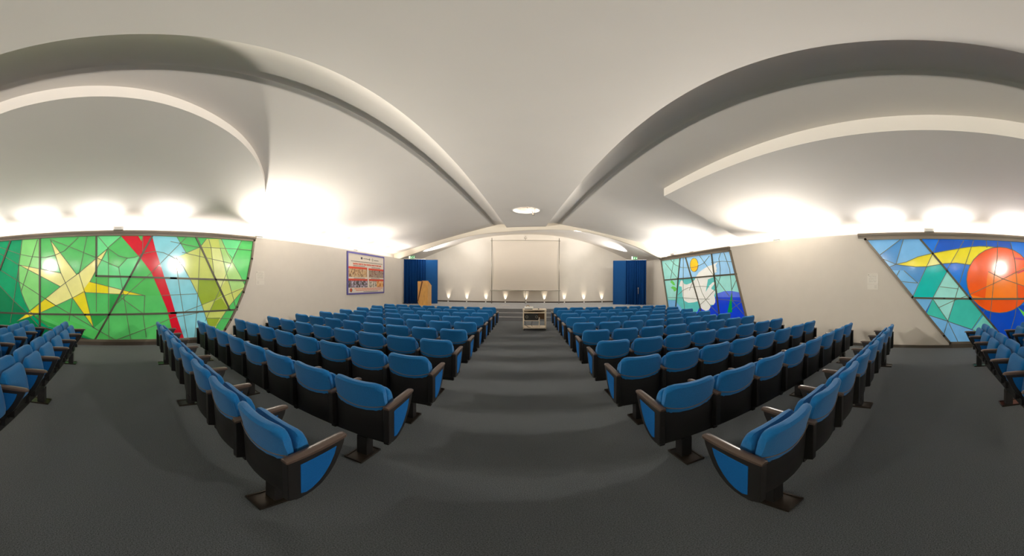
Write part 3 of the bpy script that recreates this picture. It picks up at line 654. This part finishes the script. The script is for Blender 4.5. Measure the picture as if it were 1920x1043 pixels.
def photo_mat(name, cols, scale):
    m = bpy.data.materials.new(name)
    m.use_nodes = True
    nt = m.node_tree
    b = nt.nodes['Principled BSDF']
    tc = nt.nodes.new('ShaderNodeTexCoord')
    mp = nt.nodes.new('ShaderNodeMapping')
    mp.inputs['Scale'].default_value = (1, 1.2, 1.0)
    vo = nt.nodes.new('ShaderNodeTexNoise')
    vo.inputs['Scale'].default_value = scale
    vo.inputs['Detail'].default_value = 3
    cr = nt.nodes.new('ShaderNodeValToRGB')
    cr.color_ramp.elements[0].position = 0.3
    cr.color_ramp.elements[1].position = 0.72
    cr.color_ramp.elements[0].color = (*lin(cols[0]), 1)
    cr.color_ramp.elements[1].color = (*lin(cols[-1]), 1)
    for i, c in enumerate(cols[1:-1]):
        e = cr.color_ramp.elements.new(0.3 + 0.42 * (i + 1) / (len(cols) - 1))
        e.color = (*lin(c), 1)
    nt.links.new(tc.outputs['Object'], mp.inputs[0])
    nt.links.new(mp.outputs[0], vo.inputs['Vector'])
    nt.links.new(vo.outputs['Fac'], cr.inputs[0])
    nt.links.new(cr.outputs[0], b.inputs['Base Color'])
    b.inputs['Roughness'].default_value = 0.5
    return m


def pic(name, y0, y1, z0, z1, cols, sc=9):
    obj(name, box(bmesh.new(), 0.018, 0.024, y0, y1, z0, z1), photo_mat(name + '_print', cols, sc), r)


# four photographs: people at tables, a group, a team in dark coats over white coats, a room and food
pic('photograph', -1.36, -0.02, 0.76, 1.12, [(90, 60, 50), (150, 120, 90), (200, 160, 110), (196, 176, 150), (226, 190, 110)])
pic('photograph', 0.12, 1.41, 0.76, 1.10, [(70, 56, 44), (140, 96, 80), (170, 150, 140), (120, 110, 70), (220, 200, 180)])
pic('photograph', -1.36, 0.02, 0.30, 0.60, [(40, 44, 50), (70, 72, 60), (120, 100, 110), (176, 170, 190), (200, 196, 206)])
pic('photograph', 0.15, 0.78, 0.30, 0.60, [(80, 76, 70), (150, 140, 126), (216, 206, 190), (232, 224, 210)])
pic('photograph', 0.78, 1.41, 0.30, 0.60, [(140, 90, 50), (214, 140, 70), (226, 180, 120), (200, 200, 210)], 5)
bm = bmesh.new()
for y0, y1, z0 in ((-1.38, -0.02, 1.12), (0.10, 1.41, 1.10), (-1.38, 0.02, 0.60), (0.13, 1.41, 0.60)):
    box(bm, 0.018, 0.026, y0, y1, z0, z0 + 0.085)
obj('red_caption_bars', bm, M_RED, r)


def strokes(name, rows, m):
    """rows of small print too fine to read: (y0, y1, z, height, word lengths)"""
    bm = bmesh.new()
    for y0, y1, z, h in rows:
        y = y0
        k = 0
        while y < y1:
            L = (0.11, 0.07, 0.15, 0.05, 0.12)[k % 5] * (h / 0.03) ** 0.5
            q = y
            while q < min(y + L, y1):
                box(bm, 0.019, 0.028, q, q + h * 0.32, z, z + h * (1.0 if (k + int(q * 90)) % 3 else 0.75))
                q += h * 0.55
            y += L + h * 0.6
            k += 1
    obj(name, bm, m, r)['kind'] = 'stuff'


strokes('heading', [(-1.05, 1.15, 1.30, 0.075)], mat('poster_heading_red', (206, 96, 70), 0.6))
strokes('small_print', [(-1.2, 1.3, 1.43, 0.028), (-1.05, -0.2, 1.235, 0.026), (0.35, 1.1, 1.215, 0.026), (-1.0, -0.2, 0.70, 0.026), (0.3, 1.05, 0.70, 0.026), (-0.3, 0.9, 0.10, 0.024), (-0.3, 0.2, 1.59, 0.03), (0.55, 0.95, 1.57, 0.03)], mat('poster_small_print', (120, 116, 110), 0.6))
strokes('closing_lines', [(-0.95, 1.3, 0.235, 0.035), (-0.85, 1.15, 0.165, 0.035)], M_REDP)
obj('square_logo', box(bmesh.new(), 0.018, 0.026, -0.50, -0.38, 1.56, 1.66), mat('logo_ink', (70, 70, 84), 0.5), r)
for k, (cx, cz, rr) in enumerate(((0.18, 1.60, 0.05), (0.42, 1.60, 0.06))):
    bm = bmesh.new()
    ribbon(bm, [(cx + rr * 0.7 * math.cos(a * math.pi / 8), cz + rr * math.sin(a * math.pi / 8)) for a in range(16)], 0.014, 0.018, 0.027, True)
    obj('ring_logo', bm, mat('logo_grey', (120, 128, 112), 0.5), r)
o = obj('round_logo', prism_x([(-1.19 + 0.085 * math.cos(a * math.pi / 12), 0.19 + 0.085 * math.sin(a * math.pi / 12)) for a in range(24)], 0.018, 0.025), M_DARK, r)
obj('logo_flame', prism_x([(-1.19 + 0.062 * math.cos(a * math.pi / 12), 0.20 + 0.07 * math.sin(a * math.pi / 12)) for a in range(4, 21)], 0.018, 0.028), mat('logo_orange', (226, 92, 40), 0.5), o)

# ---------------------------------------------------------------- round ceiling lamp
r = empty('ceiling_lamp', (LAMP[0], LAMP[1], CZ), 'round recessed ceiling lamp over the front of the aisle', 'lamp')
loops = []
for rr, z in ((0.53, -0.004), (0.53, -0.012), (0.49, -0.012), (0.48, 0.22), (0.50, 0.22)):
    loops.append([(rr * math.cos(2 * math.pi * k / 40), rr * 0.86 * math.sin(2 * math.pi * k / 40), z) for k in range(40)])
obj('rim', loft(loops, cap=False), M_WHITE, r, smooth=False)
obj('reflector', disc(bmesh.new(), (0, 0, 0.22), 0.5, 0.01, 40), mat('lamp_pink_white', (236, 214, 200), 0.6), r)
bm = bmesh.new()
tube(bm, [(0.2, 0.2, 0.2), (0.22, 0.24, 0.03), (0.27, 0.36, -0.04)], 0.012)
disc(bm, (0.27, 0.36, -0.1), 0.045, 0.07, 14)
obj('spotlight', bm, M_METAL, r)
obj('hook', tube(bmesh.new(), [(0.03, -0.3, 0.1), (0.03, -0.33, 0.0), (0.05, -0.38, -0.03)], 0.014), M_METAL, r)
pl = bpy.data.lights.new('lamp_glow', 'POINT')
pl.energy = 4
pl.color = (1, 0.86, 0.74)
pl.shadow_soft_size = 0.06
lo = bpy.data.objects.new('lamp_glow', pl)
COL.objects.link(lo)
lo.location = (LAMP[0] + 0.05, LAMP[1] + 0.1, CZ + 0.1)

# ---------------------------------------------------------------- projection screen on stage
SY = 15.45
r = empty('projection_screen', (0.02, SY, 0.5), 'large white projection screen on a pole frame at the back of the stage', 'screen')
bm = bmesh.new()
for i in range(17):
    v = i / 16
    z = 0.82 + 3.02 * v
    half = 2.0 - 0.09 * math.sin(math.pi * min(1, v * 1.05)) ** 0.8
    for q in range(25):
        u = q / 24 * 2 - 1
        y = 0.02 * math.sin(u * 9) * (1 - v) * max(0, abs(u) - 0.4) * 2.2 + 0.01 * math.cos(u * 3)
        bm.verts.new((u * half, y, z))
bm.verts.ensure_lookup_table()
for i in range(16):
    for q in range(24):
        a = i * 25 + q
        bm.faces.new((bm.verts[a], bm.verts[a + 1], bm.verts[a + 26], bm.verts[a + 25]))
bmesh.ops.solidify(bm, geom=bm.faces[:], thickness=0.006)
obj('screen_fabric', bm, M_SCREEN, r, smooth=True)
for x in (-2.05, 2.05):
    obj('pole', tube(bmesh.new(), [(x, 0.03, 0), (x, 0.03, 4.02)], 0.022), M_METAL, r, smooth=True)
obj('pole', tube(bmesh.new(), [(0, 0.03, 0), (0, 0.03, 0.8)], 0.022), M_METAL, r, smooth=True)
obj('top_bar', tube(bmesh.new(), [(-2.12, 0.03, 3.85), (2.12, 0.03, 3.85)], 0.022), M_METAL, r)
obj('bottom_bar', tube(bmesh.new(), [(-2.12, 0.0, 0.80), (2.12, 0.0, 0.80)], 0.03), M_METAL, r)
bm = bmesh.new()
tube(bm, [(-0.09, 0.03, 3.98), (0, 0.03, 4.12), (0.09, 0.03, 3.98), (-0.09, 0.03, 3.98)], 0.014)
tube(bm, [(0, 0.03, 3.86), (0, 0.03, 4.0)], 0.018)
obj('pulley_bracket', bm, M_METAL, r)

# footlights
for i, x in enumerate(FOOT):
    o = obj('footlight', disc(disc(bmesh.new(), (0, 0, 0), 0.045, 0.015, 14), (0, 0, 0.015), 0.035, 0.055, 14), M_WHITE, loc=(x, 16.1, 0.5))
    nth = ('first', 'second', 'third', 'fourth', 'fifth', 'sixth', 'seventh', 'eighth', 'last')[i]
    tag(o, 'small white footlight at the foot of the stage back wall, %s from the left' % nth, 'light', 'footlights along the stage back wall')

# ---------------------------------------------------------------- curtains and blue screens beside the stage
for s, a, b, c in ((-1, (-6.76, 13.17), (-5.68, 13.86), (-5.07, 14.3)), (1, (6.70, 13.05), (5.76, 13.80), (5.10, 14.28))):
    side = 'left' if s < 0 else 'right'
    A, B, Cc = Vector(a), Vector(b), Vector(c)
    d = (B - A).normalized()
    n = Vector((d.y, -d.x)) * (1 if s < 0 else -1)
    N = 120
    lo_, hi_ = [], []
    L = (B - A).length
    bm = bmesh.new()
    rows = []
    for j in range(7):
        v = j / 6
        row = []
        for k in range(N + 1):
            t = k / N
            ph = t * 2 * math.pi * 8.0
            amp = 0.085 * (0.45 + 0.55 * (1 - v)) * (0.8 + 0.4 * math.sin(t * 13 + s))
            off = amp * math.sin(ph + 0.5 * math.sin(3.1 * t * 6 + v)) + 0.02 * math.sin(ph * 2.3)
            p = A + d * (t * L) + n * off
            row.append(bm.verts.new((p.x, p.y, 0.52 + 2.58 * v)))
        rows.append(row)
    for r0, r1 in zip(rows, rows[1:]):
        for k in range(N):
            bm.faces.new((r0[k], r0[k + 1], r1[k + 1], r1[k]))
    bmesh.ops.solidify(bm, geom=bm.faces[:], thickness=0.01)
    rt = empty('stage_curtain', (0, 0, 0), 'pleated blue curtain %s of the stage beside the blue screen panel' % side, 'curtain', 'blue curtains beside the stage')
    obj('cloth', bm, M_CURT, rt, smooth=True)
    obj('curtain_rail', tube(bmesh.new(), [(A.x, A.y, 3.115), (B.x, B.y, 3.115)], 0.015), M_WHITE, rt)
    if s > 0:
        bm = tube(bmesh.new(), [(6.28, 13.24, 1.45), (6.28, 13.24, 1.15)], 0.018)
        disc(bm, (6.28, 13.24, 1.45), 0.035, 0.06, 12)
        obj('tassel', bm, M_METAL, rt)
    # flat upholstered panel with a rounded end
    d2 = (Cc - B).normalized()
    n2 = Vector((d2.y, -d2.x)) * (1 if s < 0 else -1)
    B = B - n2 * 0.16 + d2 * 0.03
    Cc = Cc - n2 * 0.05
    out = [B + n2 * 0.05, Cc + n2 * 0.05 - d2 * 0.08]
    out += [Cc - d2 * 0.08 + d2 * 0.08 * math.sin(q) + n2 * 0.05 * math.cos(q) for q in (0.4, 0.8, 1.2, 1.57, 2.0, 2.4, 2.8)]
    out += [Cc - d2 * 0.08 - n2 * 0.05, B - n2 * 0.05]
    bm = loft([[(p.x, p.y, z) for p in out] for z in (0.5, 3.1)])
    o = obj('screen_panel', bm, mat('blue_panel_cloth', (20, 62, 108), 0.9, noise=0.05, scale=30, spec=0.1))
    tag(o, 'flat blue cloth screen panel %s of the stage, between curtain and back wall' % side, 'panel', 'blue screen panels beside the stage')
    # exit sign standing on the curtain top
    ex = empty('exit_sign', (-6.30 if s < 0 else 6.10, 13.30 if s < 0 else 13.36, 3.13), 'green and white running man exit sign above the %s stage curtain' % side, 'sign', 'exit signs above the stage curtains')
    obj('sign_board', box(bmesh.new(), -0.17, 0.17, 0, 0.04, 0.0, 0.16), mat('exit_green', (40, 130, 70), 0.4, emit=0.4), ex)
    MW = mat('exit_white', (225, 235, 215), 0.4, emit=0.8)
    obj('white_end_panel', box(bmesh.new(), -0.20, -0.10, -0.006, 0.0, 0.0, 0.16), MW, ex)
    bm = bmesh.new()
    disc(bm, (0.01, -0.008, 0.125), 0.017, 0.008, 12, 'y')
    for pts in ([(0.005, 0.10), (-0.02, 0.055)], [(-0.02, 0.055), (0.005, 0.03), (-0.01, 0.01)], [(-0.02, 0.055), (-0.05, 0.03)], [(0.0, 0.095), (0.035, 0.075)], [(0.0, 0.095), (-0.04, 0.085)]):
        tube(bm, [(x, -0.004, z) for x, z in pts], 0.008, 6)
    obj('running_man', bm, MW, ex)
    bm = bmesh.new()
    tube(bm, [(0.13, -0.004, 0.14), (0.13, -0.004, 0.04)], 0.010, 6)
    tube(bm, [(0.09, -0.004, 0.07), (0.13, -0.004, 0.03), (0.165, -0.004, 0.07)], 0.009, 6)
    obj('arrow', bm, MW, ex)

# ---------------------------------------------------------------- lectern
r = empty('lectern', (-5.24, 12.42, 0.5), 'honey coloured wooden lectern with a dark diagonal slot, in front of the left curtain', 'lectern')
side_prof = [(0.0, 0.0), (0.0, 1.31), (0.50, 1.06), (0.50, 0.0)]
bm = bmesh.new()
# body: tapering front outline extruded backwards
fr = [(-0.20, 0.0), (-0.31, 0.22), (-0.31, 1.31), (0.285, 1.31), (0.285, 0.0)]
a = [bm.verts.new((x, 0.0, z)) for x, z in fr]
b = [bm.verts.new((x, 0.52, z if z < 1 else 1.06)) for x, z in fr]
bm.faces.new(a)
bm.faces.new(b)
for i in range(5):
    bm.faces.new((a[i], a[(i + 1) % 5], b[(i + 1) % 5], b[i]))
bmesh.ops.bevel(bm, geom=bm.edges[:], offset=0.008, segments=1, affect='EDGES')
obj('body', bm, M_WOOD, r)
bm = bmesh.new()
q = [(-0.31, 0.24), (-0.265, 0.24), (0.0, 1.30), (-0.085, 1.30)]
prism = [bm.verts.new((x, -0.006, z)) for x, z in q]
prism2 = [bm.verts.new((x, 0.01, z)) for x, z in q]
bm.faces.new(prism)
bm.faces.new(prism2)
for i in range(4):
    bm.faces.new((prism[i], prism[(i + 1) % 4], prism2[(i + 1) % 4], prism2[i]))
obj('diagonal_slot', bm, M_WOODD, r)
bm = bmesh.new()
box(bm, -0.30, 0.275, -0.02, 0.0, 1.27, 1.31)
obj('reading_top', loft([[(x, 0.0, 1.312), (x, 0.0, 1.332), (x, 0.53, 1.075), (x, 0.53, 1.055)] for x in (-0.05, 0.29)]), M_WOOD, r)
bm.free()
tag(boxo('floor_socket', (-1.35, -0.85, 14.2, 14.26, 0.5, 0.506), M_BEIGE), 'thin pale strip lying on the stage carpet near the screen', 'strip')

# ---------------------------------------------------------------- media trolley
r = empty('media_trolley', (0.345, 9.02, 0), 'beige media trolley with shelves and open back in the aisle before the stage', 'trolley')
w, dp = 0.415, 0.5
for x in (-w, w - 0.035):
    for y in (0, dp - 0.035):
        obj('upright', box(bmesh.new(), x, x + 0.035, y, y + 0.035, 0.07, 0.735), M_BEIGE, r)
obj('top_shelf', box(bmesh.new(), -w - 0.01, w + 0.01, -0.01, dp + 0.01, 0.735, 0.765, 0.006), M_BEIGE, r)
obj('keyboard_shelf', box(bmesh.new(), -w + 0.035, w - 0.035, 0, dp - 0.05, 0.635, 0.66), M_BEIGE, r)
obj('middle_shelf', box(bmesh.new(), -w + 0.035, 0.15, 0, dp - 0.05, 0.36, 0.375), M_BEIGE, r)
obj('middle_post', box(bmesh.new(), 0.15, 0.18, 0.0, 0.03, 0.12, 0.49), M_BEIGE, r)
obj('bottom_shelf', box(bmesh.new(), -w, w, 0, dp, 0.085, 0.12), M_BEIGE, r)
obj('back_panel', box(bmesh.new(), -w + 0.036, w - 0.036, dp - 0.045, dp - 0.036, 0.36, 0.73), M_BROWN, r)
for x in (-w + 0.04, w - 0.04):
    for y in (0.04, dp - 0.04):
        c = tube(bmesh.new(), [(x - 0.012, y, 0.035), (x + 0.012, y, 0.035)], 0.034, 14)
        tube(c, [(x, y, 0.04), (x, y, 0.085)], 0.01)
        obj('caster', c, M_DARK, r)
dv = boxo('amplifier', (0.345 - w + 0.05, 0.345 + 0.13, 9.06, 9.40, 0.376, 0.60), M_DARK)
tag(dv, 'dark amplifier with two ring knobs on the middle shelf of the trolley', 'amplifier')
for x in (-w + 0.14, 0.07):
    k = obj('ring_knob', tube(bmesh.new(), [(0.345 + x + 0.04 * math.cos(t * math.pi / 8), 9.052, 0.50 + 0.04 * math.sin(t * math.pi / 8)) for t in range(17)], 0.009, 6), M_METAL, dv)
dv['x'] = 0
del dv['x']
bm = bmesh.new()
tube(bm, [(0.0, 9.03, 0.36), (0.03, 9.02, 0.27), (0.02, 9.02, 0.2), (0.12, 9.01, 0.16), (0.10, 9.02, 0.13), (0.2, 9.05, 0.128)], 0.008, 6)
tube(bm, [(0.26, 9.05, 0.36), (0.25, 9.04, 0.27), (0.22, 9.04, 0.22), (0.27, 9.05, 0.16)], 0.007, 6)
o = obj('cables', bm, M_DARK, r)
o.location = (-0.345, -9.02, 0)
o['label'] = 'loose black cables'
pj = empty('video_projector', (0.14, 9.2, 0.765), 'white projector stacked on the left of the trolley top', 'projector')
obj('casing', box(bmesh.new(), -0.16, 0.16, -0.12, 0.14, 0.025, 0.09, 0.012), M_WHITE, pj)
obj('base_tray', box(bmesh.new(), -0.15, 0.13, -0.12, 0.12, 0.0, 0.028), M_DARK, pj)
obj('lens_ring', disc(bmesh.new(), (-0.04, 0.14, 0.06), 0.03, 0.03, 16, 'y'), M_DARK, pj)
obj('top_handle', tube(bmesh.new(), [(-0.09, 0.0, 0.088), (-0.07, 0, 0.125), (0.0, 0, 0.13), (0.02, 0, 0.088)], 0.015), mat('tan_handle', (150, 130, 92), 0.6), pj)
tag(boxo('remote_control', (0.47, 0.51, 9.1, 9.22, 0.765, 0.79), M_DARK), 'small black remote control on the right of the trolley top', 'remote')

# ---------------------------------------------------------------- seat rows
HW = 0.240


def shaped(profile, hw, rc, z_fix, z_top, bow, taper, n=9):
    xs = [-1, -0.985, -0.94, -0.86, -0.7, -0.35, 0, 0.35, 0.7, 0.86, 0.94, 0.985, 1]
    loops = []
    for u in xs:
        x = u * hw
        t = max(0, (abs(x) - (hw - rc)) / rc)
        drop = rc * (1 - math.sqrt(max(0, 1 - t * t)))
        sag = 0.010 * (1 - u * u)
        f = (z_top - drop - sag - z_fix) / (z_top - z_fix)
        pr = profile(u)
        yc = sum(p[0] for p in pr) / len(pr)
        th = 1 - (1 - taper) * t * t
        loops.append([(x, yc + (y - yc) * th + bow * u * u, z if z < z_fix else z_fix + (z - z_fix) * f) for y, z in pr])
    return loft(loops)


def seam(u):
    return 0.632 + 0.045 * u * u


def back_prof(u):
    z = seam(u)
    return [(0.05, z), (0.048, z + 0.02), (0.028, 0.76), (0.012, 0.82), (0.004, 0.855), (0.018, 0.876), (0.045, 0.882), (0.07, 0.868), (0.088, 0.82), (0.108, 0.72), (0.125, 0.6), (0.135, 0.48), (0.11, 0.45), (0.08, 0.52)]


def shell_prof(u):
    z = seam(u)
    return [(0.056, z + 0.004), (0.066, 0.5), (0.078, 0.31), (0.085, 0.298), (0.12, 0.298), (0.11, 0.4), (0.09, 0.5), (0.075, z)]


def seat_prof(u):
    return [(0.150, 0.70), (0.152, 0.775), (0.165, 0.806), (0.190, 0.806), (0.215, 0.785), (0.232, 0.745), (0.262, 0.62), (0.285, 0.49), (0.28, 0.435), (0.245, 0.41), (0.19, 0.41), (0.155, 0.45), (0.148, 0.58)]


def make_chair():
    root = empty('auditorium_chair', (0, 0, 0))
    b = obj('backrest', shaped(back_prof, HW, 0.07, 0.70, 0.882, 0.028, 0.6), M_BLUE, root, smooth=True)
    s = obj('back_shell', shaped(shell_prof, HW - 0.002, 0.001, 0.9, 1.0, 0.028, 1), M_SHELL, root, smooth=True)
    pts = [(u * (HW + 0.001), 0.049 + 0.028 * u * u, seam(u)) for u in [k / 8 - 1 for k in range(17)]]
    obj('piping', tube(bmesh.new(), pts, 0.004, 5), M_PIPE, s)
    obj('seat_cushion', shaped(seat_prof, 0.222, 0.06, 0.60, 0.806, 0.0, 0.85), M_BLUE, root, smooth=True)
    bm = bmesh.new()
    box(bm, -0.20, 0.20, 0.13, 0.27, 0.345, 0.41)
    box(bm, -0.21, -0.15, 0.12, 0.30, 0.325, 0.40)
    box(bm, 0.15, 0.21, 0.12, 0.30, 0.325, 0.40)
    obj('tilt_hinge', bm, M_BLACK, root)
    return root


PANEL = [(0.040, 0.672), (0.045, 0.335), (0.10, 0.322), (0.155, 0.328), (0.205, 0.345), (0.262, 0.38), (0.312, 0.43), (0.355, 0.495), (0.395, 0.575), (0.425, 0.64), (0.440, 0.682)]
INSET = [(0.116, 0.628), (0.118, 0.372), (0.150, 0.362), (0.195, 0.382), (0.24, 0.417), (0.283, 0.466), (0.32, 0.528), (0.35, 0.592), (0.368, 0.645)]


def make_support(xc):
    bm = prism_x(PANEL, xc - 0.024, xc + 0.024)
    bmesh.ops.bevel(bm, geom=bm.edges[:], offset=0.004, segments=1, affect='EDGES')
    p = obj('side_panel', bm, M_BLACK)
    bm = prism_x(INSET, xc - 0.0265, xc + 0.0265)
    bmesh.ops.bevel(bm, geom=bm.edges[:], offset=0.002, segments=1, affect='EDGES')
    obj('fabric_inset', bm, M_BLUED, p)
    loops = []
    for y, w, h in ((0.035, 0.023, 0.6), (0.045, 0.027, 0.8), (0.11, 0.028, 0.9), (0.2, 0.029, 1), (0.3, 0.029, 1.05), (0.40, 0.029, 1.0), (0.44, 0.027, 0.9), (0.458, 0.023, 0.7), (0.466, 0.012, 0.4)):
        zb = 0.668 + 0.012 * (y / 0.46)
        zt = zb + 0.031 * h
        loops.append([(xc - w, y, zb), (xc - w, y, zt - 0.012 * h), (xc - w * 0.7, y, zt - 0.003), (xc, y, zt), (xc + w * 0.7, y, zt - 0.003), (xc + w, y, zt - 0.012 * h), (xc + w, y, zb)])
    obj('armrest', loft(loops), M_ARM, p, smooth=True)
    return p


PROTO = make_chair()
SUP_L = make_support(-0.275)
SUP_R = make_support(0.275)
USED = [False]


def copy_tree(o, parent):
    c = o.copy()
    COL.objects.link(c)
    c.parent = parent
    for ch in list(o.children):
        copy_tree(ch, c)
    return c


ORD = ['first', 'second', 'third', 'fourth', 'fifth', 'sixth', 'seventh', 'eighth', 'ninth', 'tenth']


def chair(x, y, label, group, sides):
    r = copy_tree(PROTO, None)
    r.location = (x, y, 0)
    for s in sides:
        copy_tree(SUP_L if s < 0 else SUP_R, r)
    tag(r, label, 'chair', group)
    return r


def beam_mesh(x0, x1, feet):
    bm = box(bmesh.new(), x0, x1, 0.17, 0.235, 0.228, 0.296)
    for k in range(9):
        x = x0 + (x1 - x0) * k / 8
        box(bm, x - 0.022, x + 0.022, 0.13, 0.17, 0.245, 0.292)
    return bm


def row_support(side, y, j0, label):
    r = empty('seat_row_support', (0, y, 0), label, 'seat support', 'steel supports under the seat rows')
    x0 = 1.0 + 0.55 * j0
    x1 = 5.345
    xa, xb = (x0, x1) if side > 0 else (-x1, -x0)
    obj('beam', beam_mesh(xa, xb, 0), M_BLACK, r)
    for fx in (1.25, 3.2, 5.1):
        if fx < x0:
            continue
        fx *= side
        obj('upright', box(bmesh.new(), fx - 0.05, fx + 0.05, 0.155, 0.25, 0.012, 0.229, 0.004), M_BLACK, r)
        bm = box(bmesh.new(), fx - 0.086, fx + 0.086, 0.035, 0.312, 0, 0.012)
        for a in ((fx - 0.086, fx - 0.074, 0.035, 0.312), (fx + 0.074, fx + 0.086, 0.035, 0.312), (fx - 0.074, fx + 0.074, 0.035, 0.047), (fx - 0.074, fx + 0.074, 0.30, 0.312)):
            box(bm, *a, 0.012, 0.020)
        obj('foot_plate', bm, M_STEEL, r)


Y0, PITCH = 0.65, 0.8803
for i in range(10):
    y = Y0 + PITCH * i
    n = 10 - i
    rowt = ('%s row from the stage' % ORD[n - 1]) if n < 10 else 'last row before the cross aisle'
    for side in (-1, 1):
        blk = 'left' if side < 0 else 'right'
        row_support(side, y, 0, 'dark steel beam and feet under the %s block, %s' % (blk, rowt))
        for j in range(8):
            pos = ('at the centre aisle end' if j == 0 else 'at the wall end' if j == 7 else '%s from the aisle' % ORD[j])
            lb = 'folding blue chair %s, %s block, %s' % (pos, blk, rowt)
            inner = -side
            chair(side * (1.222 + 0.55 * j), y, lb, 'blue auditorium chairs in the front blocks', (inner, side) if j == 7 else (inner,))
for k, jmin in ((0, 1), (1, 4), (2, 6)):
    y = Y0 - 1.917 - PITCH * k
    rowt = ('front', 'second', 'third')[k] + ' row behind the cross aisle'
    for side in (-1, 1):
        blk = 'left' if side < 0 else 'right'
        row_support(side, y, jmin, 'dark steel beam and feet under the %s block, %s' % (blk, rowt))
        for j in range(jmin, 8):
            pos = 'at the window end' if j == 7 else '%s from the window end' % ORD[7 - j]
            lb = 'folding blue chair %s, %s block, %s' % (pos, blk, rowt)
            inner = -side
            chair(side * (1.222 + 0.55 * j), y, lb, 'blue auditorium chairs behind the cross aisle', (inner, side) if j == 7 else (inner,))


def remove_tree(o):
    for ch in list(o.children):
        remove_tree(ch)
    bpy.data.objects.remove(o, do_unlink=True)


for o in (PROTO, SUP_L, SUP_R):
    remove_tree(o)
